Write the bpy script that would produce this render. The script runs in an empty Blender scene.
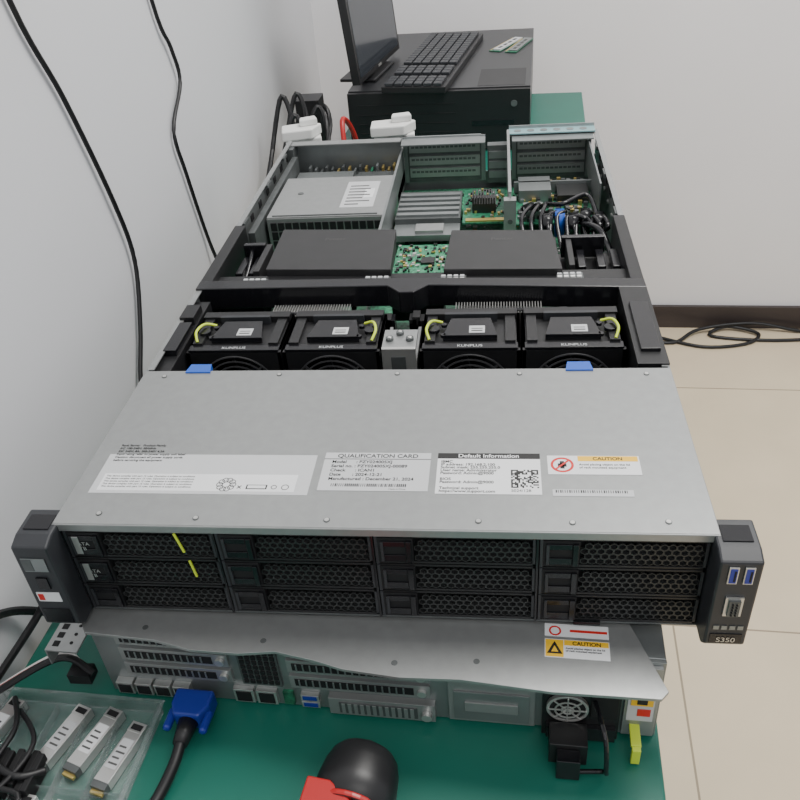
import bpy, bmesh, math, random
from mathutils import Vector, Matrix
random.seed(7)
ZOFF = 0.926   # floor -> z = 0
TH = -0.047    # room / table / lower unit are turned a little against the upper unit
# ------------------------------------------------------------------ materials
MATS = {}
def mat(name, col, rough=0.5, metal=0.0, noise=0.0, nscale=40.0, bump=0.0, alpha=1.0, trans=0.0, stretch=None):
    if name in MATS: return MATS[name]
    m = bpy.data.materials.new(name); m.use_nodes = True
    nt = m.node_tree; b = nt.nodes['Principled BSDF']
    b.inputs['Base Color'].default_value = (*col, 1)
    b.inputs['Roughness'].default_value = rough
    b.inputs['Metallic'].default_value = metal
    if trans: b.inputs['Transmission Weight'].default_value = trans
    if alpha < 1: b.inputs['Alpha'].default_value = alpha
    if noise or bump:
        tc = nt.nodes.new('ShaderNodeTexCoord'); mp = nt.nodes.new('ShaderNodeMapping')
        if stretch: mp.inputs['Scale'].default_value = stretch
        n = nt.nodes.new('ShaderNodeTexNoise'); n.inputs['Scale'].default_value = nscale; n.inputs['Detail'].default_value = 4
        nt.links.new(tc.outputs['Object'], mp.inputs['Vector']); nt.links.new(mp.outputs[0], n.inputs['Vector'])
        if noise:
            r = nt.nodes.new('ShaderNodeValToRGB')
            r.color_ramp.elements[0].position = 0.3; r.color_ramp.elements[1].position = 0.7
            r.color_ramp.elements[0].color = (*[max(0, c*(1-noise)) for c in col], 1)
            r.color_ramp.elements[1].color = (*[min(1, c*(1+noise)) for c in col], 1)
            nt.links.new(n.outputs['Fac'], r.inputs[0]); nt.links.new(r.outputs[0], b.inputs['Base Color'])
        if bump:
            bp = nt.nodes.new('ShaderNodeBump'); bp.inputs['Strength'].default_value = bump; bp.inputs['Distance'].default_value = 0.001
            nt.links.new(n.outputs['Fac'], bp.inputs['Height']); nt.links.new(bp.outputs[0], b.inputs['Normal'])
    MATS[name] = m; return m

ZINC = mat('galvanized_steel', (.345,.355,.352), .36, .62, .04, 120, .03)
STEEL = mat('chassis_steel', (.28,.30,.30), .38, .7, .12, 25, .03)
STEELD = mat('steel_dark', (.13,.14,.14), .45, .6, .15, 60)
SILV = mat('bright_metal', (.62,.62,.6), .3, .8)
BLK = mat('black_plastic', (.010,.010,.011), .42, 0, .1, 90, .05)
BLKM = mat('black_matte', (.005,.005,.006), .7)
BLKG = mat('black_gloss', (.008,.008,.010), .22, 0)
GRYP = mat('grey_plastic', (.026,.028,.032), .42, 0, .1, 50)
FANG = mat('fan_grille', (.06,.06,.063), .35, 0, .1, 50)
PLATE = mat('baffle_plate', (.022,.022,.023), .5, 0, .1, 50)
MESHM = mat('mesh_grey', (.045,.047,.047), .38, .5)
WHT = mat('white_plastic', (.72,.72,.70), .45, 0, .03, 30)
PAPER = mat('label_white', (.74,.75,.76), .5, 0, .02, 30)
PAPERG = mat('label_silver', (.52,.53,.54), .5, 0, .02, 30)
TXT = mat('ink_black', (.01,.01,.01), .6)
TXTG = mat('ink_grey', (.08,.08,.08), .6)
YEL = mat('yellow', (.85,.50,.02), .5)
YG = mat('yellow_green', (.60,.75,.05), .45)
RED = mat('red_plastic', (.42,.012,.012), .35)
REDB = mat('red_ink', (.6,.02,.015), .5)
BLUE = mat('blue_plastic', (.012,.03,.28), .35)
BLUT = mat('blue_tab', (.02,.10,.5), .4)
CYAN = mat('teal_tape', (.22,.36,.38), .45)
PCB = mat('pcb_green', (.02,.15,.08), .4, 0, .6, 220, .1)
PCBL = mat('pcb_light', (.05,.24,.13), .4, 0, .6, 300)
GOLD = mat('gold', (.6,.45,.15), .35, .8)
CHIP = mat('chip', (.015,.016,.016), .35)
SCREEN = mat('screen_glass', (.035,.04,.048), .12)
CLEAR = mat('clear_tray', (.75,.8,.8), .12, 0, trans=.85, alpha=.45)
WIRE = mat('wire_black', (.008,.008,.009), .45)
# ------------------------------------------------------------------ mesh builder
class MB:
    def __init__(s): s.v=[]; s.f=[]; s.mi=[]; s.ms=[]
    def m(s, mt):
        if mt not in s.ms: s.ms.append(mt)
        return s.ms.index(mt)
    def add(s, vs, fs, mt, M=None):
        o=len(s.v); i=s.m(mt)
        for v in vs:
            v=Vector(v)
            if M is not None: v=M@v
            s.v.append(v[:])
        for f in fs: s.f.append([o+k for k in f]); s.mi.append(i)
    def box(s,x0,x1,y0,y1,z0,z1,mt,M=None):
        vs=[(x0,y0,z0),(x1,y0,z0),(x1,y1,z0),(x0,y1,z0),(x0,y0,z1),(x1,y0,z1),(x1,y1,z1),(x0,y1,z1)]
        s.add(vs,[(0,3,2,1),(4,5,6,7),(0,1,5,4),(1,2,6,5),(2,3,7,6),(3,0,4,7)],mt,M)
    def prism(s,pts,z0,z1,mt,M=None):
        n=len(pts); vs=[(x,y,z0) for x,y in pts]+[(x,y,z1) for x,y in pts]
        fs=[tuple(range(n))[::-1],tuple(range(n,2*n))]+[(i,(i+1)%n,n+(i+1)%n,n+i) for i in range(n)]
        s.add(vs,fs,mt,M)
    def cyl(s,c,ax,r,h,mt,n=24,r2=None,M=None):
        if r2 is None: r2=r
        R={'z':Matrix.Identity(3),'y':Matrix.Rotation(-math.pi/2,3,'X'),'x':Matrix.Rotation(math.pi/2,3,'Y')}[ax]
        vs=[]
        for k,(rr,zz) in enumerate(((r,0),(r2,h))):
            for i in range(n):
                a=2*math.pi*i/n; vs.append(Vector(c)+R@Vector((rr*math.cos(a),rr*math.sin(a),zz)))
        s.add(vs,[tuple(range(n))[::-1],tuple(range(n,2*n))]+[(i,(i+1)%n,n+(i+1)%n,n+i) for i in range(n)],mt,M)
    def ring(s,c,ax,ri,ro,h,mt,n=32,M=None):
        R={'z':Matrix.Identity(3),'y':Matrix.Rotation(-math.pi/2,3,'X'),'x':Matrix.Rotation(math.pi/2,3,'Y')}[ax]
        vs=[]
        for rr,zz in ((ri,0),(ro,0),(ro,h),(ri,h)):
            for i in range(n):
                a=2*math.pi*i/n; vs.append(Vector(c)+R@Vector((rr*math.cos(a),rr*math.sin(a),zz)))
        fs=[]
        for k in range(4):
            for i in range(n):
                j=(i+1)%n; k2=(k+1)%4
                fs.append((k*n+i,k*n+j,k2*n+j,k2*n+i))
        s.add(vs,fs,mt,M)
    def tube(s,pts,r,mt,n=8,res=6,M=None):
        P=[Vector(p) for p in pts]; C=[]
        if len(P)>2:
            for i in range(len(P)-1):
                p0=P[max(i-1,0)];p1=P[i];p2=P[i+1];p3=P[min(i+2,len(P)-1)]
                for k in range(res):
                    t=k/res
                    C.append(.5*((2*p1)+(p2-p0)*t+(2*p0-5*p1+4*p2-p3)*t*t+(3*p1-p0-3*p2+p3)*t**3))
            C.append(P[-1])
        else: C=P
        vs=[];fs=[];up=Vector((0.13,.21,.97))
        for i,c in enumerate(C):
            t=(C[min(i+1,len(C)-1)]-C[max(i-1,0)]).normalized()
            a=t.cross(up)
            if a.length<.05: a=t.cross(Vector((1,0,0)))
            a.normalize(); b=t.cross(a)
            for k in range(n):
                an=2*math.pi*k/n; vs.append(c+a*r*math.cos(an)+b*r*math.sin(an))
        for i in range(len(C)-1):
            for k in range(n):
                j=(k+1)%n; fs.append((i*n+k,i*n+j,(i+1)*n+j,(i+1)*n+k))
        fs.append(tuple(range(n))[::-1]); fs.append(tuple((len(C)-1)*n+k for k in range(n)))
        s.add(vs,fs,mt,M)
    def hexmesh(s,x0,x1,z0,z1,y,mt,back,p=.0044,wall=.0009,dep=.002):
        R=p/math.sqrt(3); r=(p-wall)/math.sqrt(3); row=0; z=z0+R
        while z<=z1-R*.5:
            x=x0+p/2+(p/2 if row%2 else 0)
            while x<=x1-p*.4:
                vs=[]
                for rr,yy in ((R,y),(r,y),(r,y+dep)):
                    for k in range(6):
                        a=math.radians(60*k+30); vs.append((min(max(x+rr*math.cos(a),x0),x1),yy,min(max(z+rr*math.sin(a),z0),z1)))
                o=[(k,(k+1)%6,6+(k+1)%6,6+k) for k in range(6)]+[(6+k,6+(k+1)%6,12+(k+1)%6,12+k) for k in range(6)]
                s.add(vs,o,mt); s.add(vs[12:],[tuple(range(6))],back)
                x+=p
            z+=1.5*R; row+=1
    def obj(s,name,parent=None,bevel=0,smooth=False,norm=True):
        me=bpy.data.meshes.new(name); me.from_pydata(s.v,[],s.f)
        for m_ in s.ms: me.materials.append(m_)
        for p,i in zip(me.polygons,s.mi): p.material_index=i; p.use_smooth=smooth
        if norm:
            bm=bmesh.new(); bm.from_mesh(me); bmesh.ops.recalc_face_normals(bm,faces=bm.faces); bm.to_mesh(me); bm.free()
        o=bpy.data.objects.new(name,me); bpy.context.collection.objects.link(o)
        if parent: o.parent=parent
        if bevel:
            b=o.modifiers.new('bevel','BEVEL'); b.width=bevel; b.segments=2; b.limit_method='ANGLE'; b.angle_limit=.6
        return o
def empty(name,loc=(0,0,0),rz=0):
    e=bpy.data.objects.new(name,None); e.location=loc; e.rotation_euler=(0,0,rz); e.empty_display_size=.05
    bpy.context.collection.objects.link(e); return e
def text(s,parent,name,x,y,z,size,mt,rx=0,rz=0,align='LEFT',bold=0.0):
    c=bpy.data.curves.new(name,'FONT'); c.body=s; c.size=size; c.align_x=align; c.extrude=.00002; c.offset=bold
    c.materials.append(mt); o=bpy.data.objects.new(name,c); o.location=(x,y,z); o.rotation_euler=(rx,0,rz)
    bpy.context.collection.objects.link(o); o.parent=parent; return o
def rf(x,y):  # room frame -> world
    c,s_=math.cos(TH),math.sin(TH); return (c*x-s_*y, s_*x+c*y)

# ------------------------------------------------------------------ room shell
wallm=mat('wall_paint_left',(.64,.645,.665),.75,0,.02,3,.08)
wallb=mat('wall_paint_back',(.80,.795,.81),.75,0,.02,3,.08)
FZ=-.926
def floor_mat():
    m=bpy.data.materials.new('floor_tile'); m.use_nodes=True; nt=m.node_tree; b=nt.nodes['Principled BSDF']
    tc=nt.nodes.new('ShaderNodeTexCoord'); mp=nt.nodes.new('ShaderNodeMapping')
    mp.inputs['Location'].default_value=(-.60+.8,-.72+.8,0)
    br=nt.nodes.new('ShaderNodeTexBrick'); br.offset=0; br.inputs['Scale'].default_value=1
    br.inputs['Brick Width'].default_value=.8; br.inputs['Row Height'].default_value=.8; br.inputs['Mortar Size'].default_value=.0020
    br.inputs['Color1'].default_value=(.78,.65,.46,1); br.inputs['Color2'].default_value=(.76,.63,.445,1); br.inputs['Mortar'].default_value=(.36,.29,.2,1)
    n=nt.nodes.new('ShaderNodeTexNoise'); n.inputs['Scale'].default_value=6; n.inputs['Detail'].default_value=6
    mx=nt.nodes.new('ShaderNodeMixRGB'); mx.blend_type='MULTIPLY'; mx.inputs[0].default_value=.2
    nt.links.new(tc.outputs['Object'],mp.inputs[0]); nt.links.new(mp.outputs[0],br.inputs['Vector']); nt.links.new(tc.outputs['Object'],n.inputs['Vector'])
    nt.links.new(br.outputs['Color'],mx.inputs[1]); nt.links.new(n.outputs['Fac'],mx.inputs[2]); nt.links.new(mx.outputs[0],b.inputs['Base Color'])
    b.inputs['Roughness'].default_value=.22
    return m
g=MB(); g.box(-1.2,3.2,-2.5,2.0,FZ-.05,FZ,floor_mat()); o=g.obj('floor'); o.rotation_euler=(0,0,TH)
A=Vector((-.0975,.05)); D=Vector((-.068,1.8)).normalized(); N=Vector((-D.y,D.x))
def wp(t,off): q=A+D*t+N*off; return (q.x,q.y)
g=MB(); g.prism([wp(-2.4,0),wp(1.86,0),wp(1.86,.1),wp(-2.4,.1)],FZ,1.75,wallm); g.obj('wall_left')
bw=1.845
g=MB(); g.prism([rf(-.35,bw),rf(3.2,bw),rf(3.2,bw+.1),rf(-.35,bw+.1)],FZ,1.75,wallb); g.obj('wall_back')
g=MB(); g.prism([rf(-.22,bw-.012),rf(3.2,bw-.012),rf(3.2,bw),rf(-.22,bw)],FZ,FZ+.07,mat('baseboard_brown',(.045,.035,.033),.35)); g.obj('baseboard_back')

# ------------------------------------------------------------------ table
G=mat('green_laminate',(.006,.135,.095),.4,0,.06,12,.03)
tb=empty('work_table',(0,0,-.176),TH)
g=MB(); g.box(-.088,.418,-.62,1.62,-.025,0,G); g.obj('table_top',tb,.002)
g=MB()
for x in(-.06,.37):
    for y in(-.57,1.55): g.box(x,x+.04,y,y+.04,-.75,-.025,STEELD)
g.box(-.05,.39,-.55,-.53,-.08,-.025,STEELD); g.box(-.05,.39,1.56,1.58,-.08,-.025,STEELD)
g.box(.375,.395,-.55,1.57,-.08,-.025,STEELD); g.box(-.05,-.03,-.55,1.57,-.08,-.025,STEELD)
g.obj('table_frame',tb)

# ------------------------------------------------------------------ upper server
S=empty('rack_server_open')
W=.44; H=.0868; D_=.79; L=.187
g=MB()
g.box(0,W,.012,D_,-H,-H+.0015,STEEL)
g.box(0,.0016,.012,D_,-H,-.001,STEEL); g.box(W-.0016,W,.012,D_,-H,-.001,STEEL)
g.box(0,.006,L+.003,D_,-.002,-.0008,ZINC); g.box(W-.006,W,L+.003,D_,-.002,-.0008,ZINC)
for i in range(9):
    y=.42+i*.042
    g.box(.0016,.0026,y,y+.012,-.02,-.012,BLKM); g.box(W-.0026,W-.0016,y,y+.012,-.02,-.012,BLKM)
    g.cyl((.0016,y+.025,-.035),'x',.003,.0015,SILV,12); g.cyl((W-.0031,y+.025,-.035),'x',.003,.0015,SILV,12)
for y in (.50,.62,.72):
    g.box(.0016,.008,y,y+.02,-.006,-.002,STEELD); g.box(W-.008,W-.0016,y,y+.02,-.006,-.002,STEELD)
g.box(0,.165,D_-.0016,D_,-H,-.004,STEEL); g.box(0,W,D_-.0016,D_,-H,-.055,STEEL)
g.box(0,.165,D_-.016,D_,-.004,-.0025,ZINC)
g.box(.0,.012,D_-.03,D_,-.02,-.004,STEELD)
g.obj('chassis_tray',S)
g=MB(); g.box(0,W,0,L,-.0018,0,ZINC); g.box(0,W,-.0012,0,-.0065,0,ZINC)
g.box(0,.0012,.0,L,-.02,-.0018,ZINC); g.box(W-.0012,W,0,L,-.02,-.0018,ZINC)
g.obj('front_cover',S,.0006)
g=MB()
for x,y in((.02,.178),(.12,.18),(.22,.18),(.32,.179),(.42,.178),(.03,.01),(.1,.007),(.19,.007),(.29,.008),(.35,.008),(.41,.010)):
    g.cyl((x,y,-.0003),'z',.0022,.0007,STEELD,16); g.cyl((x,y,.0002),'z',.0016,.0006,SILV,16)
for x in (.048,.368): g.prism([(x-.011,L-.004),(x+.011,L-.004),(x+.009,L+.008),(x-.009,L+.008)],-.004,.0012,BLUT)
g.obj('cover_screws',S)
# labels
g=MB()
g.box(.013,.172,.031,.074,0,.00015,PAPERG); g.box(.018,.162,.034,.052,.00015,.0002,PAPER)
g.box(.178,.255,.036,.077,0,.0003,PAPERG); g.box(.178,.255,.0695,.0702,.0003,.0004,TXTG)
g.box(.260,.332,.034,.077,0,.0003,PAPER); g.box(.260,.332,.071,.077,.0003,.0004,TXT)
g.box(.337,.400,.055,.075,0,.0003,PAPER); g.box(.358,.399,.069,.0745,.0003,.0004,YEL)
g.box(.339,.392,.033,.0395,0,.0003,PAPERG)
for i in range(32):
    x=.341+i*.0015; g.box(x,x+random.choice([.0005,.0009]),.0362,.0388,.0003,.0004,TXT)
for i in range(38):
    x=.187+i*.0014; g.box(x,x+random.choice([.0005,.0009]),.0402,.0432,.0003,.0004,TXT)
for i in range(15):
    for j in range(15):
        e1=(i<4 and j<4) or (i<4 and j>10) or (i>10 and j>10)
        cc=(i if i<4 else 14-i, j if j<4 else 14-j)
        if (e1 and (cc[0] in(0,) or cc[1]==0 or cc==(2,2) or cc[0]==3 or cc[1]==3)) or (not e1 and random.random()<.48):
            g.box(.3115+i*.00125,.31275+i*.00125,.0405+j*.00125,.04175+j*.00125,.0003,.0004,TXT)
g.ring((.347,.065,.0003),'z',.0062,.0080,.0001,REDB,28)
g.box(-.0066,.0066,-.0007,.0007,.00035,.0005,REDB,Matrix.Translation((.347,.065,0))@Matrix.Rotation(.8,4,'Z'))
g.box(.3440,.3500,.0630,.0665,.0003,.00036,TXT); g.box(.3455,.3485,.0610,.0690,.0003,.00036,TXT)
for k in range(10):
    a=k*math.pi/5; g.ring((.112+.0048*math.cos(a),.041+.0048*math.sin(a),.0002),'z',.0019,.0025,.0001,TXTG,10)
g.box(.127,.142,.0365,.041,.0002,.0003,TXT); g.box(.128,.141,.0372,.0403,.0003,.0004,PAPER)
g.ring((.147,.0387,.0002),'z',.0016,.0022,.0001,TXTG,14); g.ring((.155,.0387,.0002),'z',.0022,.0028,.0001,TXTG,14)
for s_ in(1,-1): g.box(-.002,.002,-.0003,.0003,.0002,.0003,TXT,Matrix.Translation((.122,.0385,0))@Matrix.Rotation(.8*s_,4,'Z'))
g.obj('cover_labels',S)
z=.0004
text('QUALIFICATION CARD',S,'card_title',.2165,.0715,z,.0056,TXT,align='CENTER',bold=.00008)
for i,t in enumerate(['Model      : PZY024005XJ','Serial no. : PZY024005XJ-00089','Check      : ICAN1','Date       : 2024-12-21','Manufactured : December 21, 2024']):
    text(t,S,'card_line_%d'%i,.184,.0653-i*.0046,z,.0042,TXT,bold=.00008)
text('Made in China',S,'card_foot',.228,.0372,z,.0020,TXTG)
text('Default Information',S,'info_title',.296,.0722,.0005,.0054,PAPER,align='CENTER',bold=.00008)
for i,t in enumerate(['iBMC','IP address: 192.168.2.100','Subnet mask: 255.255.255.0','User name: Administrator','Password: Admin@9000','','BIOS','Password: Admin@9000','','Technical support','https://www.support.com']):
    text(t,S,'info_line_%d'%i,.2625,.0665-i*.0031,z,.0037,TXT,bold=.00006)
text('S024/128',S,'info_code',.3115,.0365,z,.0036,TXT)
text('CAUTION',S,'caution_title',.3785,.0702,.0005,.0045,TXT,align='CENTER',bold=.00008)
for i,t in enumerate(['Avoid placing object on the lid','of rack mounted equipment']): text(t,S,'caution_line_%d'%i,.3585,.0645-i*.0032,z,.0028,TXT,bold=.00004)
for i in range(6): text(['Rack Server   Product Family','AC 100-240V; 50/60Hz','DC 240V; 8A; 200-240V 4.5A','Input rating refer to power supply unit label','Caution: disconnect all power supply cords','before servicing the equipment'][i],S,'plate_line_%d'%i,.018,.0835-i*.0035,.0003,.0030,TXT,bold=.00004)
for i in range(5): text('This device complies with part 15 rules. Operation is subject to conditions.',S,'fcc_line_%d'%i,.020,.0485-i*.0028,.0003,.0022,TXTG,bold=.00003)

# front drive bays
g=MB(); hx=MB(); g.box(.0016,W-.0016,.0045,.012,-H+.001,-.0062,BLKM)
cw=(W-.008)/4; rh=.0264
for c in range(4):
    x0=.004+c*cw; x1=x0+cw
    g.box(x0-.0008,x0+.0008,-.001,.005,-H+.001,-.0062,BLKG)
    for r in range(3):
        zt=-.0065-r*rh; zb=zt-rh+.001
        g.box(x0+.0015,x1-.001,0,.0045,zt-.0018,zt,BLK); g.box(x0+.0015,x1-.001,0,.0045,zb,zb+.0018,BLK)
        g.box(x0+.0015,x0+.0035,-.001,.0045,zb,zt,GRYP); g.box(x1-.003,x1-.001,0,.0045,zb,zt,GRYP)
        g.box(x0+.0035,x0+.027,-.001,.0045,zb+.0015,zt-.0015,BLKM)
        g.box(x0+.0055,x0+.022,-.0022,-.001,zb+.004,zb+.0095,BLKG); g.box(x0+.0055,x0+.022,-.0022,-.001,zt-.008,zt-.0035,BLKG)
        g.box(x0+.0225,x0+.026,-.003,-.001,zb+.003,zt-.003,BLKG)
        g.box(x0+.0055,x0+.0075,-.0026,-.001,zb+.004,zt-.004,GRYP)
        hx.hexmesh(x0+.0275,x1-.0030,zb+.0018,zt-.0018,.0006,MESHM,BLKM,p=.0052,wall=.0011)
        if c==0 and r<2:
            g.box(x0+.0075,x0+.012,-.0027,-.0022,zb+.005,zt-.004,SILV)
g.box(.0,W,.0,.012,-H,-H+.0015,STEELD)
g.box(0,.0035,0,.012,-H,-.006,STEELD); g.box(W-.0035,W,0,.012,-H,-.006,STEELD)
M1=Matrix.Translation((.0870,-.0008,-.016))@Matrix.Rotation(-.20,4,'Y'); g.box(-.0008,.0008,-.0006,.0006,-.009,.009,YG,M1)
M1=Matrix.Translation((.0915,-.0008,-.041))@Matrix.Rotation(-.12,4,'Y'); g.box(-.0008,.0008,-.0006,.0006,-.008,.008,YG,M1)
g.box(.354,.372,-.0025,.0,-H,-H+.003,BLKG)
g.obj('drive_bays',S,.0002); hx.obj('drive_mesh',S)
for i in range(2): text('SATA\n8TB',S,'drive_tag_%d'%(i+1),.0125,-.003,-.018-.027*i,.0045,SILV,rx=math.pi/2)

# mounting ears
def ear(x0,x1,side):
    g=MB()
    pr=[(.014,0),(-.010,-.0005),(-.020,-.004),(-.020,-.080),(-.014,-H),(.014,-H)]
    vs=[(x0,y,z) for y,z in pr]+[(x1,y,z) for y,z in pr]; n=len(pr)
    g.add(vs,[tuple(range(n)),tuple(range(n,2*n))[::-1]]+[(i,n+i,n+(i+1)%n,(i+1)%n) for i in range(n)],GRYP)
    g.obj('ear_%s'%side,S,.0015)
    d=MB(); xm=(x0+x1)/2; yf=-.0202
    if side=='right':
        for dx in(-.0072,.0022):
            d.box(xm+dx,xm+dx+.0058,yf-.001,yf,-.0215,-.0075,SILV); d.box(xm+dx+.0008,xm+dx+.005,yf-.0014,yf,-.0205,-.0085,BLUE)
            d.box(xm+dx+.0032,xm+dx+.0044,yf-.0016,yf-.0014,-.019,-.010,BLKM)
        d.box(xm-.0055,xm+.0055,yf-.0012,yf,-.051,-.034,SILV); d.box(xm-.0035,xm+.0035,yf-.003,yf,-.0495,-.0355,STEELD)
        for i in range(5): d.cyl((xm-.0012,yf-.004,-.038-i*.0024),'y',.0006,.002,BLKM,8); d.cyl((xm+.0012,yf-.004,-.038-i*.0024),'y',.0006,.002,BLKM,8)
        for i in range(4): d.box(xm-.009+i*.005,xm-.0055+i*.005,yf-.0004,yf,-.065,-.0615,STEEL)
        d.box(xm-.010,xm+.010,yf-.0004,yf,-.078,-.0695,BLKG)
    else:
        d.box(xm-.009,xm+.008,yf-.0005,yf,-.026,-.0135,STEEL); d.box(xm-.009,xm-.002,yf-.0008,yf,-.025,-.0145,STEELD)
        d.box(xm-.009,xm+.008,yf-.0005,yf,-.056,-.047,PAPER); d.box(xm-.008,xm-.004,yf-.0008,yf,-.0545,-.0485,REDB)
        d.box(xm-.004,xm+.004,yf-.0012,yf,-.043,-.032,BLKG)
        d.box(xm-.010,xm+.010,yf-.0004,yf,-.078,-.064,BLKG)
    d.box(x0+.004,x1-.004,-.006,.008,-.0002,.0004,BLKG)
    d.obj('ear_detail_%s'%side,S)
ear(W-.004,W+.022,'right'); ear(-.022,.004,'left')
text('S350',S,'ear_text',W+.009,-.0212,-.0765,.0062,SILV,rx=math.pi/2,align='CENTER')

# fans
def fan(x0,k):
    g=MB(); x1=x0+.088; y0=.231; y1=.297; zt=-.010; zb=-.084; xc=(x0+x1)/2; zc=-.0495
    g.box(x0,x1,y0+.004,y1,zt-.004,zt,BLK)
    g.box(x0,x0+.003,y0,y1,zb,zt,BLK); g.box(x1-.003,x1,y0,y1,zb,zt,BLK)
    g.box(x0,x1,y0+.045,y1,zb,zt-.004,BLKM)
    n=32; vs=[];fs=[]
    for i in range(n):
        a=2*math.pi*i/n; c,s_=math.cos(a),math.sin(a); q=max(abs(c),abs(s_))
        vs+=[(xc+.0345*c,y0,zc+.0345*s_),(xc+.044*c/q,y0,zc+(.0395 if s_>0 else .0355)*s_/q),(xc+.0345*c,y0+.02,zc+.0345*s_)]
    for i in range(n):
        j=(i+1)%n; fs+=[(3*i,3*i+1,3*j+1,3*j),(3*i,3*j,3*j+2,3*i+2)]
    g.add(vs,fs,BLK)
    for rr in (.0362,.031,.0255,.020): g.ring((xc,y0-.0015,zc),'y',rr-.0013,rr,.0015,FANG,40)
    for a in (math.pi/4,3*math.pi/4): g.box(-.0355,.0355,y0-.0012,y0,-.0008,.0008,FANG,Matrix.Translation((xc,0,zc))@Matrix.Rotation(a,4,'Y'))
    g.cyl((xc,y0+.003,zc),'y',.013,.012,BLKG,28)
    for i in range(7):
        a=i*2*math.pi/7; M=Matrix.Translation((xc,y0+.012,zc))@Matrix.Rotation(a,4,'Y')@Matrix.Rotation(.6,4,'X')
        g.box(.011,.033,-.008,.008,-.0006,.0006,GRYP,M)
    g.box(x0+.002,x1-.002,y0+.001,y0+.010,zt-.001,zt+.002,BLKG); g.box(x0+.002,x1-.002,y1-.012,y1-.002,zt,zt+.006,BLK)
    g.box(x0+.004,x0+.013,y0+.010,y1-.012,zt,zt+.004,BLK); g.box(x1-.013,x1-.004,y0+.010,y1-.012,zt,zt+.004,BLK)
    g.prism([(xc-.024,y0+.016),(xc+.024,y0+.016),(xc+.018,y1-.020),(xc-.018,y1-.020)],zt,zt+.006,BLKG)
    g.box(x0+.020,x1-.020,y1-.016,y1-.012,zt,zt+.008,GRYP)
    g.box(xc-.001,xc+.013,y0+.020,y0+.032,zt+.006,zt+.0063,PAPERG)
    g.box(xc+.001,xc+.011,y0+.0225,y0+.0240,zt+.0063,zt+.0065,TXT); g.box(xc+.001,xc+.011,y0+.0265,y0+.0275,zt+.0063,zt+.0065,TXT)
    xe=x0+.008 if k in(0,2) else x1-.008; sg=1 if k in (0,2) else -1
    g.tube([(xe,y0+.012,zt+.004),(xe-.003*sg,y0+.022,zt+.009),(xe+.001*sg,y0+.036,zt+.009),(xe+.010*sg,y0+.042,zt+.004)],.0013,YG)
    g.cyl((xe+.003*sg,y0+.028,zt+.003),'z',.0055,.0035,BLKG,14)
    for q in (0,1): g.cyl((xe+.012*sg,y0+.018+q*.018,zt+.003),'z',.0025,.003,BLKG,10)
    g.obj('fan_%d'%k,S,.0006)
    text('KUNPLUS',S,'fan_text_%d'%k,xc,y0+.0030,zt+.0023,.0052,PAPERG,align='CENTER')
for k,x in enumerate((.020,.110,.234,.324)): fan(x,k)
g=MB()
g.box(.201,.231,.225,.229,-.084,-.004,SILV); g.box(.201,.231,.229,.258,-.008,-.004,ZINC)
g.box(.201,.204,.229,.29,-.084,-.02,ZINC); g.box(.228,.231,.229,.29,-.084,-.02,ZINC)
for x,y in((.207,.240),(.225,.240),(.2155,.250)): g.cyl((x,y,-.004),'z',.0035,.003,STEELD,14); g.cyl((x,y,-.001),'z',.0018,.0005,SILV,10)
g.box(.209,.222,.2245,.225,-.03,-.012,STEELD); g.cyl((.2155,.223,-.036),'y',.003,.002,STEELD,12)
g.box(.0004,.018,.195,.32,-.06,-.006,BLK); g.box(.415,.4405,.192,.33,-.06,.0008,BLK)
g.box(.0016,.438,.193,.197,-.084,-.034,STEELD)
g.box(.004,.016,.22,.27,-.006,.0,BLKG); g.box(.420,.436,.21,.29,.0008,.004,BLKG)
g.box(.002,.016,.275,.30,-.006,.002,BLK)
g.obj('fan_cage',S,.0005)
# heatsinks
g=MB()
for xa,xb in((.082,.160),(.262,.345)):
    g.box(xa,xb,.303,.44,-.075,-.066,STEEL); x=xa
    while x<xb: g.box(x,x+.0009,.303,.325,-.066,-.014,SILV); g.box(x,x+.0009,.325,.44,-.066,-.034,SILV); x+=.0027
for i in range(44):
    x=.025+random.random()*.38
    if .078<x<.158 or .256<x<.345: continue
    g.box(x,x+.007,.301,.314,-.07,-.026+random.random()*.012,random.choice([BLKM,STEELD,BLK,BLKG,PLATE]))
for x in (.165,.245,.348):
    g.box(x,x+.012,.301,.320,-.06,-.018,BLK)
g.tube([(.06,.303,-.014),(.10,.300,-.010),(.17,.302,-.012)],.0018,BLKG); g.tube([(.25,.303,-.012),(.32,.300,-.009),(.40,.302,-.014)],.0018,BLKG)
g.obj('cpu_heatsinks',S)
# air baffle
g=MB()
g.prism([(-.0005,.334),(.195,.334),(.208,.320),(.222,.320),(.235,.334),(.4405,.322),(.4405,.340),(.235,.350),(-.0005,.352)],-.022,.001,BLKG)
g.box(.004,.436,.348,.378,-.030,-.008,BLK)
g.box(.06,.188,.378,.475,-.03,-.012,BLK); g.box(.25,.365,.378,.465,-.03,-.012,BLK)
g.prism([(.062,.378),(.194,.372),(.190,.470),(.060,.478)],-.012,-.0005,PLATE)
g.prism([(.248,.370),(.366,.366),(.360,.458),(.252,.464)],-.012,-.0005,PLATE)
g.prism([(.008,.352),(.060,.352),(.060,.47),(.025,.47)],-.05,-.028,BLK)
g.prism([(.366,.352),(.434,.352),(.42,.46),(.366,.46)],-.05,-.030,BLK)
g.box(-.0005,.012,.34,.49,-.05,.0005,BLK); g.box(.428,.4405,.33,.49,-.05,.0005,BLK)
g.box(.195,.248,.352,.40,-.05,-.024,BLK)
for x in(.02,.035,.385,.405,.42): g.box(x,x+.008,.40,.44,-.028,-.016,BLKG)
g.box(.020,.045,.445,.452,-.028,-.004,BLKG); g.box(.37,.415,.445,.452,-.028,-.004,BLKG)
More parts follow.
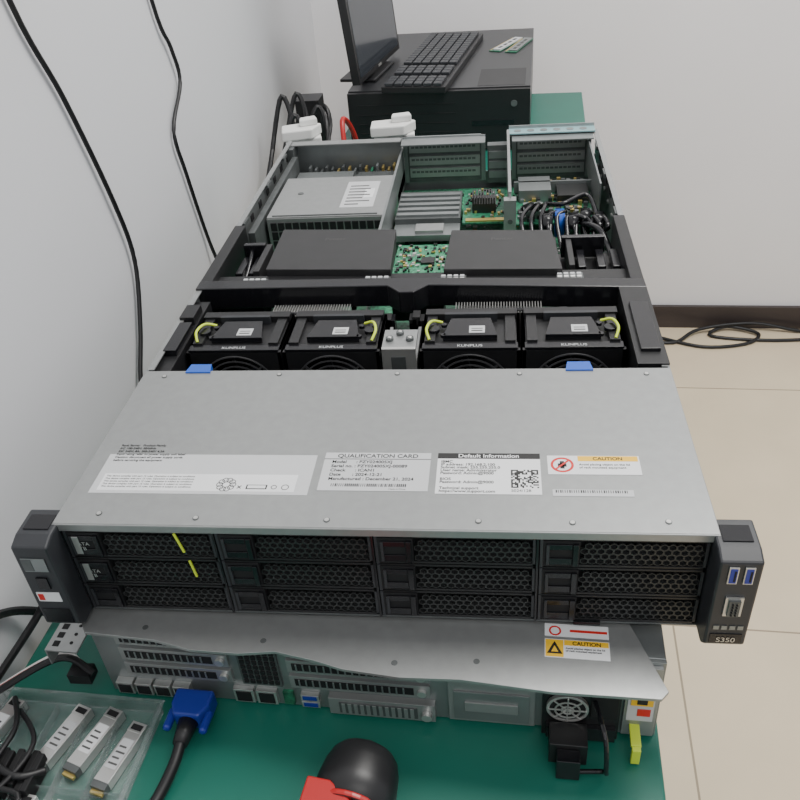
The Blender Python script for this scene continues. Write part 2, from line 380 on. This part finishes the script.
g.box(.045,.052,.385,.452,-.028,-.006,PLATE); g.box(.374,.380,.385,.452,-.028,-.006,PLATE)
g.obj('air_baffle',S,.0008)
g=MB()
for x in (.040,.168,.245,.360):
    g.box(x,x+.026,.356,.368,-.008,-.0065,STEELD)
    for i in range(4): g.box(x+.001+i*.0063,x+.0052+i*.0063,.357,.3605,-.0065,-.005,WHT); g.box(x+.001+i*.0063,x+.0052+i*.0063,.363,.3665,-.0065,-.005,PAPERG)
g.obj('baffle_clips',S)
text('Pentar',S,'baffle_text_1',.125,.445,-.0003,.009,TXTG,align='CENTER'); text('Pentar',S,'baffle_text_2',.307,.435,-.0003,.009,TXTG,align='CENTER')
# motherboard
g=MB(); g.box(.01,.43,.30,.775,-.078,-.0755,PCBL)
for i in range(420):
    x=.16+random.random()*.26; y=.46+random.random()*.30; w=.0015+random.random()*.005; h=.0015+random.random()*.005
    g.box(x,x+w,y,y+h,-.0755,-.0755+random.choice([.001,.002,.004]),random.choice([CHIP,CHIP,SILV,GOLD,PCBL,STEELD,WHT]))
g.box(.18,.262,.48,.555,-.062,-.060,PCBL)
for i in range(150):
    x=.18+random.random()*.078; y=.48+random.random()*.072; g.box(x,x+.0015+random.random()*.003,y,y+.002+random.random()*.003,-.060,-.0590+random.random()*.002,random.choice([CHIP,SILV,CHIP,GOLD,CHIP]))
g.box(.212,.228,.50,.515,-.060,-.057,CHIP)
g.box(.172,.255,.60,.69,-.055,-.045,STEELD)
for i in range(5): g.box(.174,.253,.606+i*.016,.614+i*.016,-.045,-.042,STEEL)
g.box(.172,.255,.565,.60,-.06,-.052,STEEL); g.box(.20,.235,.57,.592,-.052,-.048,ZINC)
g.box(.258,.312,.59,.70,-.05,-.048,PCB); g.box(.270,.300,.62,.65,-.048,-.036,CHIP)
for i in range(9): g.box(.270+i*.0034,.2715+i*.0034,.62,.65,-.036,-.028,CHIP)
g.box(.262,.31,.592,.60,-.048,-.046,GOLD)
for i in range(70):
    x=.26+random.random()*.048; y=.60+random.random()*.095; g.box(x,x+.003,y,y+.004,-.048,-.0465+random.random()*.002,random.choice([CHIP,SILV,CHIP,GOLD]))
g.box(.325,.425,.60,.74,-.058,-.056,PCB)
for i in range(190):
    x=.327+random.random()*.092; y=.605+random.random()*.13; g.box(x,x+.005,y,y+.005,-.056,-.053+random.random()*.004,random.choice([CHIP,STEELD,STEELD,GOLD,CHIP,STEEL]))
g.box(.330,.372,.67,.72,-.056,-.040,STEEL); g.box(.380,.42,.66,.70,-.056,-.044,CHIP); g.box(.335,.36,.615,.645,-.056,-.046,STEEL)
g.obj('motherboard',S)
# psu cage
g=MB()
g.box(.022,.165,.545,.675,-.070,-.016,STEEL); g.box(.022,.165,.545,.675,-.016,-.0145,ZINC)
g.box(.108,.150,.570,.655,-.0145,-.0142,PAPERG)
for i in range(7): g.box(.113,.130+random.random()*.014,.578+i*.010,.581+i*.010,-.0142,-.0140,TXTG)
g.box(.134,.146,.60,.63,-.0142,-.0140,PAPER)
g.cyl((.05,.62,-.0145),'z',.004,.0004,STEELD,16); g.box(.028,.158,.548,.550,-.0145,-.0135,STEELD)
g.box(.022,.165,.5435,.545,-.070,-.016,ZINC)
for i in range(15):
    for j in range(3): g.box(.026+i*.0092,.0335+i*.0092,.5425,.5435,-.031-j*.012,-.021-j*.012,BLKM)
g.box(.010,.018,.50,.76,-.05,-.014,STEELD); g.box(.02,.168,.68,.78,-.07,-.045,STEELD)
for i in range(16): g.box(.030+i*.0082,.033+i*.0082,.766,.780,-.045,-.034-.003*(i%3),random.choice([STEELD,GOLD,STEELD,PCB,STEEL]))
g.box(.02,.10,.70,.75,-.045,-.034,STEEL); g.box(.105,.16,.69,.755,-.045,-.038,STEELD)
g.box(.165,.168,.50,.78,-.06,-.014,STEEL)
g.obj('psu_cage',S)
# rear expansion brackets
g=MB()
def bracket(x0,x1):
    y=.783
    g.box(x0,x1,y,y+.004,-.008,0,STEEL); g.box(x0,x0+.006,y-.002,y+.004,-.066,0,STEEL); g.box(x1-.006,x1,y-.002,y+.004,-.066,0,STEEL)
    g.box(x0,x1,y+.002,y+.004,-.066,-.006,STEELD)
    for i in range(3):
        z1=-.010-i*.018; g.box(x0+.008,x1-.008,y-.001,y+.002,z1-.013,z1,ZINC)
        for k in range(int((x1-x0-.022)/.0062)):
            g.box(x0+.011+k*.0062,x0+.0158+k*.0062,y-.0015,y-.001,z1-.0065,z1-.0035,STEELD)
    g.box(x0,x1,y-.030,y+.004,-.003,-.0015,STEEL)
bracket(.168,.285); bracket(.322,.432)
g.box(.288,.32,.77,.785,-.066,-.012,STEELD)
for i in range(3): g.box(.29,.318,.768,.77,-.03-i*.014,-.02-i*.014,STEEL)
g.box(.315,.3185,.56,.79,-.06,.003,ZINC); g.box(.3095,.324,.550,.562,-.075,-.004,ZINC); g.cyl((.317,.548,-.03),'y',.003,.002,STEELD,12)
g.box(.324,.432,.700,.704,-.055,-.040,STEEL); g.box(.4255,.4275,.60,.78,-.05,-.006,STEEL)
g.box(.318,.436,.774,.796,.0005,.002,CYAN); g.box(.318,.436,.796,.798,-.01,.006,ZINC)
for i in range(6): g.cyl((.33+i*.018,.785,.002),'z',.005,.0006,STEEL,16)
g.obj('rear_brackets',S)
g=MB()
for i in range(12):
    x=.335+i*.0075
    g.tube([(x,.64-.008*i,-.05),(x+.01,.60-.008*i,-.030+.003*(i%3)),(x-.005+.004*(i%4),.545,-.026),(x+.004,.505,-.050)],.0026,BLKG,8)
for i in range(5): g.box(.355+i*.015,.366+i*.015,.535+.012*(i%2),.553+.012*(i%2),-.05,-.022,BLUT if i in(1,) else BLKG)
g.tube([(.36,.60,-.03),(.38,.57,-.018),(.41,.60,-.02),(.42,.56,-.03),(.425,.49,-.04)],.003,BLKG)
g.tube([(.40,.54,-.03),(.415,.50,-.02),(.424,.47,-.03),(.424,.42,-.03)],.0035,BLKG)
g.tube([(.02,.50,-.04),(.016,.47,-.018),(.03,.44,-.012),(.028,.40,-.03)],.0025,BLKG)
g.obj('internal_cables',S,smooth=True)

# ------------------------------------------------------------------ lower server (rear side faces the camera)
P=empty('rack_server_closed',(-.001,-.008,-.1755),TH)
g=MB(); LW=.415
g.box(0,LW,.003,.74,0,.083,STEEL)
g.obj('lower_chassis',P,.0008)
g=MB()
out=[(-.006,.60),(-.006,.004),(.006,-.012),(.06,-.014),(.09,-.020),(.125,-.020),(.15,-.016),(.18,-.021),(.20,-.026),(.24,-.029),(.28,-.027),(.31,-.029),(.34,-.031),(.408,-.030),(.413,-.024),(.392,.03),(.392,.08),(.415,.10),(.415,.60)]
g.prism(out,.0835,.0862,ZINC)
for x,y in((.05,-.004),(.14,-.008),(.235,-.018),(.29,-.012)): g.cyl((x,y,.0862),'z',.0022,.0004,STEELD,14)
g.obj('lower_cover',P,.0006)
g=MB()
g.box(0,LW,0,.003,.001,.083,STEEL)
def pcie(x0,x1,z0,z1):
    g.box(x0,x1,-.003,0,z0,z1,ZINC); g.box(x0+.004,x1-.012,-.0034,-.003,z0+.003,z1-.003,BLKM)
    k=x0+.007
    while k<x1-.016: g.box(k,k+.0012,-.0042,-.0034,z0+.003,z1-.003,STEEL); k+=.0052
    g.cyl((x1-.006,-.0055,(z0+z1)/2),'y',.0035,.0025,SILV,14)
for i in range(3):
    pcie(.020,.105,.027+i*.018,.041+i*.018); pcie(.150,.255,.027+i*.018,.041+i*.018)
g.box(.112,.143,-.002,0,.025,.08,STEELD)
for i in range(6):
    for j in range(9): g.box(.114+i*.0048,.1174+i*.0048,-.003,-.002,.028+j*.0056,.032+j*.0056,BLKM)
for i in range(4): g.box(.008+i*.0155,.0215+i*.0155,-.006,0,.006,.019,SILV); g.box(.0095+i*.0155,.020+i*.0155,-.0065,-.006,.0075,.017,BLKM)
for i in range(2): g.box(.103+i*.018,.119+i*.018,-.004,0,.005,.020,SILV); g.box(.105+i*.018,.117+i*.018,-.0045,-.004,.0065,.018,BLKM)
for i in range(2): g.box(.156,.170,-.004,0,.005+i*.008,.0115+i*.008,SILV); g.box(.1575,.1685,-.0045,-.004,.0062+i*.008,.0105+i*.008,BLUE)
g.box(.142,.150,-.003,0,.005,.020,PCB)
g.box(.178,.258,-.006,0,.003,.022,ZINC); g.box(.186,.245,-.0068,-.006,.006,.0185,STEELD)
for i in range(12): g.box(.188+i*.0047,.1908+i*.0047,-.0074,-.0068,.0065,.018,ZINC)
g.cyl((.252,-.010,.012),'y',.004,.004,SILV,16)
g.box(.268,.330,-.003,0,.004,.080,ZINC); g.box(.272,.326,-.0045,-.003,.008,.040,STEEL); g.box(.280,.318,-.006,-.0045,.02,.03,ZINC)
g.box(.335,.388,-.008,0,.004,.080,BLK)
g.ring((.352,-.0115,.040),'y',.0125,.0145,.003,SILV)
g.cyl((.352,-.0105,.040),'y',.0125,.002,BLKM)
for rr in(.004,.0085): g.ring((.352,-.0125,.040),'y',rr-.0006,rr+.0006,.001,SILV,24)
for a in range(4): g.box(-.013,.013,-.0125,-.0115,-.0005,.0005,SILV,Matrix.Translation((.352,0,.040))@Matrix.Rotation(a*math.pi/4,4,'Y'))
g.box(.368,.386,-.010,-.008,.03,.055,BLKM)
g.box(.338,.386,-.012,-.008,.006,.020,BLKG)
g.box(.391,.413,-.003,0,.004,.080,ZINC); g.box(.393,.411,-.0036,-.003,.022,.062,PAPERG); g.box(.400,.409,-.004,-.0036,.028,.036,REDB)
g.box(.395,.410,-.0042,-.0036,.040,.052,YEL); g.prism([(.399,-.0046),(.406,-.0046),(.406,-.0042),(.399,-.0042)],.042,.050,TXT)
g.obj('rear_panel',P,.0003)
g=MB()
g.box(.340,.366,-.030,-.012,.004,.026,BLK); g.box(.345,.361,-.040,-.030,.001,.022,BLKG)
g.tube([(.370,-.010,.05),(.376,-.034,.044),(.378,-.040,.016),(.376,-.034,.005),(.345,-.036,.003)],.0018,BLKG)
g.prism([(.396,-.02),(.403,-.02),(.403,-.002),(.396,-.002)],.014,.017,YG); g.prism([(.3965,-.024),(.4025,-.024),(.4025,-.020),(.3965,-.020)],.001,.017,YG)
g.obj('psu_handle',P,.0010)
g=MB()
Z0=.0862
g.box(.335,.378,-.004,.011,Z0,Z0+.0003,PAPER); g.box(.348,.3775,.0062,.0105,Z0+.0003,Z0+.0005,YEL)
g.box(.3355,.3475,-.0035,.0105,Z0+.0003,Z0+.0004,YEL); g.prism([(.3365,-.001),(.3468,-.001),(.3416,.009)],Z0+.0004,Z0+.0006,TXT)
g.prism([(.3393,.0003),(.3440,.0003),(.3416,.0055)],Z0+.0006,Z0+.0007,YEL)
g.box(.335,.378,.0135,.024,Z0,Z0+.0003,PAPER); g.ring((.342,.018,Z0+.0003),'z',.003,.0042,.0002,REDB,20); g.box(.352,.377,.0175,.0195,Z0+.0003,Z0+.0005,REDB)
g.obj('cover_sticker',P)
text('CAUTION',P,'sticker_text',.363,.0066,.0868,.0042,TXT,align='CENTER',bold=.00008)
text('Avoid placing object on the lid\nof rack mounted equipment',P,'sticker_text_2',.3490,.0032,.0867,.0021,TXT,bold=.00004)
g=MB()
g.box(-.034,-.008,-.012,.055,.060,.0615,ZINC); g.box(-.034,-.0328,-.012,.055,.045,.060,ZINC); g.box(-.008,-.0005,.01,.055,.060,.0615,ZINC)
for i in range(7): g.box(-.030,-.025,-.008+i*.008,-.003+i*.008,.0615,.0618,BLKM); g.cyl((-.016,-.004+i*.008,.0615),'z',.0014,.0003,BLKM,10)
g.obj('rail_bracket',P)

# ------------------------------------------------------------------ vga cable
V=empty('vga_cable',(-.009,-.008,-.1755),TH)
g=MB()
g.prism([(.068,-.007),(.098,-.007),(.098,-.020),(.093,-.030),(.073,-.030),(.068,-.020)],.005,.022,BLUE)
g.cyl((.069,-.038,.0135),'y',.0032,.018,BLUE,12); g.cyl((.097,-.038,.0135),'y',.0032,.018,BLUE,12)
g.obj('vga_plug',V,.002)
g=MB(); g.cyl((.0835,-.048,.0130),'y',.0055,.018,BLK,16,.0075)
g.tube([(.0835,-.046,.013),(.0835,-.062,.010),(.079,-.085,.0055),(.072,-.11,.0052),(.068,-.15,.0052),(.068,-.22,.0052),(.075,-.32,.0052)],.0042,WIRE,12)
g.obj('vga_cord',V,smooth=True)

# ------------------------------------------------------------------ optics tray
T=empty('optical_transceiver_tray',(-.002,-.010,-.1755),TH)
g=MB()
def wall(x0,x1,y0,y1,z=.012): g.box(x0,x1,y0,y1,.0,z,CLEAR)
g.box(-.085,.048,-.16,-.014,.0003,.0012,CLEAR)
wall(-.085,-.0838,-.16,-.014); wall(.0468,.048,-.16,-.014); wall(-.085,.048,-.0152,-.014); wall(-.085,.048,-.16,-.1588)
for x in(-.062,-.036,-.008,.018): wall(x,x+.001,-.15,-.02,.008)
wall(-.085,.048,-.085,-.084,.008)
g.box(-.088,.050,-.0135,-.011,.0115,.0123,CLEAR); g.box(.048,.051,-.16,-.011,.0115,.0123,CLEAR)
g.obj('tray_shell',T)
g=MB()
def sfp(x,y,a,lab=PAPER):
    M=Matrix.Translation((x,y,.0016))@Matrix.Rotation(a,4,'Z')
    g.box(-.0062,.0062,-.022,.020,0,.0085,SILV,M); g.box(-.0048,.0048,-.012,.012,.0085,.0088,lab,M)
    for q in range(4): g.box(-.0038,.0038-.0015*(q%2),-.009+q*.0045,-.0075+q*.0045,.0088,.0090,TXTG,M)
    g.box(-.0064,.0064,.018,.026,0,.0090,SILV,M); g.box(-.005,-.0008,.0255,.0263,.002,.0075,BLKM,M); g.box(.0008,.005,.0255,.0263,.002,.0075,BLKM,M)
    g.box(-.0045,.0045,.0195,.0240,.0090,.0093,BLKM,M)
    g.box(-.0062,.0062,-.027,-.022,.001,.008,STEELD,M); g.box(-.0050,.0050,-.030,-.027,.002,.005,GOLD,M)
sfp(.008,-.046,-.28); sfp(.033,-.056,-.22,PAPERG); sfp(-.022,-.118,-.1); sfp(.006,-.120,-.15); sfp(-.074,-.045,-.25); sfp(.032,-.125,-.1)
sfp(-.018,-.046,-.28,PAPERG)
g.obj('transceivers',T,.0004)
g=MB()
for i in range(8):
    g.box(-.066+i*.006,-.061+i*.006,-.098+.004*(i%3),-.062-.003*(i%2),.002,.015+.002*(i%2),BLKM)
g.tube([(-.07,-.02,.012),(-.05,-.05,.02),(-.05,-.09,.02),(-.02,-.10,.018),(-.04,-.14,.015)],.0022,WIRE)
g.tube([(-.06,-.03,.012),(-.03,-.06,.019),(-.04,-.1,.02),(-.07,-.12,.016)],.002,WIRE)
g.tube([(-.075,-.05,.012),(-.055,-.075,.021),(-.03,-.085,.019),(-.015,-.075,.012)],.003,WIRE)
g.obj('black_pull_tabs',T,.001)

# cordless screwdriver: black rubber nose, red body
Q=empty('cordless_screwdriver',(.209,-.092,-.1755),TH-.10)
g=MB()
n=32; prof=[(.000,.015),(.002,.0185),(.006,.0215),(.014,.0240),(.026,.0255),(.046,.0255)]
vs=[];fs=[]
for yy,rr in prof:
    for i in range(n):
        a=2*math.pi*i/n; vs.append((rr*1.08*math.cos(a),.025-yy,.028+rr*math.sin(a)))
for k in range(len(prof)-1):
    for i in range(n):
        j=(i+1)%n; fs.append((k*n+i,k*n+j,(k+1)*n+j,(k+1)*n+i))
fs.append(tuple(range(n))); fs.append(tuple((len(prof)-1)*n+i for i in range(n)))
g.add(vs,fs,BLK)
g.ring((0,.0245,.028),'y',.008,.012,.0015,BLKG); g.cyl((0,.0245,.028),'y',.006,.006,STEELD,16)
g.obj('tool_nose',Q,smooth=True)
g=MB(); g.ring((0,-.021,.0275),'y',.018,.0268,.004,RED,32)
g.prism([(-.0275,-.012),(-.012,-.012),(.004,-.022),(.0275,-.026),(.026,-.10),(.018,-.19),(-.018,-.19),(-.026,-.10)],.001,.0525,RED)
g.prism([(-.010,-.05),(.018,-.05),(.017,-.18),(-.010,-.18)],.0525,.055,BLK)
g.obj('tool_body',Q,.010)

# ------------------------------------------------------------------ desktop PC, keyboard, monitor, memory
C=empty('desktop_computer',(.0,0,-.1755),TH)
X0,X1,Y0,Y1=-.045,.305,1.235,1.73; HT=.118
g=MB(); g.box(X0,X1,Y0+.012,Y1,.004,HT,mat('pc_case',(.018,.019,.021),.35,0,.1,60)); g.box(X0,X1,Y0,Y0+.012,.004,HT-.002,BLK)
for i in range(5): g.box(X0+.02,X1-.14,Y0-.0008,Y0,.02+i*.018,.022+i*.018,BLKM)
g.box(X1-.11,X1-.03,Y0-.001,Y0,.05,.06,BLKG); g.cyl((X1-.03,Y0-.002,.09),'y',.006,.002,STEELD,16)
g.box(X0+.02,X0+.035,Y0+.02,Y0+.03,0,.004,BLKM); g.box(X1-.035,X1-.02,Y0+.02,Y0+.03,0,.004,BLKM); g.box(X0+.02,X1-.02,Y1-.04,Y1-.03,0,.004,BLKM)
g.box(X1-.10,X1-.01,Y0+.02,Y0+.14,HT,HT+.0004,PLATE)
g.obj('pc_case',C,.004)
K=empty('keyboard',(.176,1.425,-.1755+HT+.0005),-.15)
g=MB(); g.box(-.062,.062,-.215,.215,0,.012,BLK)
for i in range(6):
    for j in range(22):
        if j in(14,18): continue
        x=-.056+i*.0188; y=.207-j*.0192; g.box(x,x+.0158,y-.0165,y,.012,.018,GRYP)
g.obj('keyboard_body',K,.0012)
R=empty('memory_module',(.322,1.560,-.1755+HT+.0005),-.45)
for dx,aa in((0,0),(.030,.12)):
    g=MB(); M=Matrix.Translation((dx,0,0))@Matrix.Rotation(aa,4,'Z')
    g.box(-.013,.013,-.062,.062,0,.0013,PCB,M); g.box(-.013,-.010,-.058,.058,.0013,.0016,GOLD,M)
    g.box(-.006,.012,-.056,.056,.0013,.0040,PAPERG if dx==0 else STEEL,M)
    for i in range(4): g.box(.0,.006,-.045+i*.024,-.030+i*.024,.0040,.0044,CHIP,M)
    g.obj('dimm',R)
Mo=empty('monitor',(.058,1.375,-.1755+HT+.0005),TH-.12)
M=Matrix.Rotation(-.09,4,'Y')
g=MB(); g.box(-.010,.006,-.135,.155,.012,.26,BLK,M); g.box(.006,.0066,-.125,.145,.022,.25,SCREEN,M); g.box(-.024,-.010,-.08,.08,.05,.17,BLK,M)
g.box(.0066,.0075,-.01,.01,.014,.019,SILV,M)
g.obj('monitor_panel',Mo,.002)
g=MB(); g.box(-.060,.015,-.07,.07,0,.006,BLK); g.box(-.030,-.016,-.025,.025,.004,.10,BLK,M)
g.obj('monitor_stand',Mo,.002)

def foam(name,x,y,rz,w):
    e=empty(name,(x,y,-.1755),rz); g=MB()
    g.prism([(-w,-.008),(w,-.008),(w,.016),(-w,.016)],0,.165,WHT)
    g.prism([(-w*1.15,-.014),(w*.5,-.014),(w*1.1,.010),(w*.6,.024),(-w*1.1,.020)],.165,.180,WHT)
    g.prism([(-w*.1,.0),(w*.9,.004),(w*.8,.020),(-w*.05,.016)],.180,.190,WHT)
    g.obj('cap',e,.002)
foam('foam_end_cap',.012,.835,.25,.027); foam('foam_end_cap',.150,.835,.1,.030)

E=empty('power_cords'); g=MB()
for i,(x,y) in enumerate(((-.095,1.05),(-.08,1.10),(-.065,1.0),(-.04,1.08),(-.075,1.15),(-.05,1.16))):
    g.tube([(x,y-.15,-.170),(x-.01,y,-.12),(x+.015,y+.05,-.02-.01*i),(x+.035,y+.02,-.10),(x+.02,y-.08,-.168)],.0045,WIRE)
g.box(-.075,-.03,1.17,1.22,-.1755,-.05,BLK)
g.obj('cords',E)
E=empty('red_cable'); g=MB()
g.tube([(.043,1.0,-.171),(.038,1.02,-.09),(.035,1.05,-.050),(.045,1.09,-.09),(.05,1.12,-.171)],.0045,RED)
g.obj('red_wire',E,smooth=True)
g=MB(); g.tube([(-.100,.30,.45),(-.104,.341,.272),(-.1055,.385,.178),(-.106,.425,.06),(-.106,.435,-.014),(-.104,.40,-.08),(-.102,.361,-.128),(-.095,.33,-.172)],.0026,WIRE,10)
E=empty('hanging_cable'); g.obj('cable',E,smooth=True)
g=MB(); g.tube([(-.114,.65,.45),(-.1165,.686,.212),(-.1165,.715,.150),(-.117,.722,.105),(-.1150,.658,.062),(-.1155,.668,0),(-.1155,.696,-.110),(-.105,.70,-.172)],.0026,WIRE,10)
E=empty('hanging_cable'); g.obj('cable',E,smooth=True)
g=MB(); zf=FZ+.005
g.tube([rf(.62,1.76)+(zf,),rf(.72,1.74)+(zf,),rf(.80,1.80)+(zf+.01,),rf(.95,1.82)+(zf+.02,),rf(1.10,1.81)+(zf,),rf(1.3,1.82)+(zf,)],.005,WIRE)
g.tube([rf(.68,1.77)+(zf,),rf(.80,1.72)+(zf,),rf(.92,1.74)+(zf,),rf(.96,1.79)+(zf+.004,),rf(.88,1.82)+(zf+.008,),rf(.83,1.78)+(zf,),rf(1.0,1.76)+(zf,),rf(1.25,1.79)+(zf,)],.005,WIRE)
E=empty('floor_cable'); g.obj('cable',E,smooth=True)
g=MB(); zt=-.171
g.tube([(-.10,-.02,zt+.004),(-.075,.03,-.14),(-.055,.045,-.11),(-.04,.07,-.10),(-.02,.12,-.168)],.0032,WIRE)
g.tube([(-.085,-.06,-.145),(-.078,-.035,-.115),(-.085,-.01,-.10),(-.09,.03,-.13),(-.075,.06,-.168)],.0038,WIRE)
g.tube([(-.09,-.03,-.155),(-.055,.0,-.150),(-.035,.005,-.150),(-.015,-.012,-.155)],.0016,WHT); g.tube([(-.09,-.035,-.152),(-.055,-.006,-.147),(-.035,0,-.147),(-.012,-.012,-.152)],.0012,REDB)
g.tube([(-.088,-.04,-.150),(-.050,-.01,-.143),(-.030,-.004,-.143),(-.010,-.012,-.150)],.0028,WIRE)
g.box(-.03,-.012,-.016,-.004,-.158,-.148,BLK)
E=empty('data_cables'); g.obj('cable_bundle',E,smooth=False)

# ------------------------------------------------------------------ lights and world
def area(name,loc,size,energy,target=None,col=(1,1,1)):
    l=bpy.data.lights.new(name,'AREA'); l.shape='RECTANGLE'; l.size=size[0]; l.size_y=size[1]; l.energy=energy; l.color=col
    o=bpy.data.objects.new(name,l); o.location=loc; bpy.context.collection.objects.link(o)
    if target: o.rotation_euler=(Vector(target)-Vector(loc)).to_track_quat('-Z','Y').to_euler()
    return o
area('ceiling_light',(1.0,.7,1.72),(1.0,.8),52,col=(1,.98,.94))
area('ceiling_light_rear',(.8,-1.2,1.72),(1.2,.6),14,col=(1,.98,.94))
w=bpy.data.worlds.new('room_ambient'); bpy.context.scene.world=w; w.use_nodes=True
bg=w.node_tree.nodes['Background']; bg.inputs[0].default_value=(.93,.95,1,1); bg.inputs[1].default_value=.74

# ------------------------------------------------------------------ camera
cam=bpy.data.cameras.new('camera'); cam.sensor_width=36; cam.lens=825.95/800*36; cam.clip_start=.01
co=bpy.data.objects.new('camera',cam); bpy.context.collection.objects.link(co)
r=Vector((.99286,.09549,-.07145)).normalized(); f=Vector((-.11925,.80625,-.5795)).normalized()
u=r.cross(f).normalized(); r=f.cross(u)
Mx=Matrix((r,u,-f)).transposed().to_4x4(); Mx.translation=Vector((.30359,-.38284,.37804)); co.matrix_world=Mx
bpy.context.scene.camera=co
bpy.context.view_layer.update()
for o in list(bpy.context.scene.objects):
    if o.parent is None: o.location.z+=ZOFF
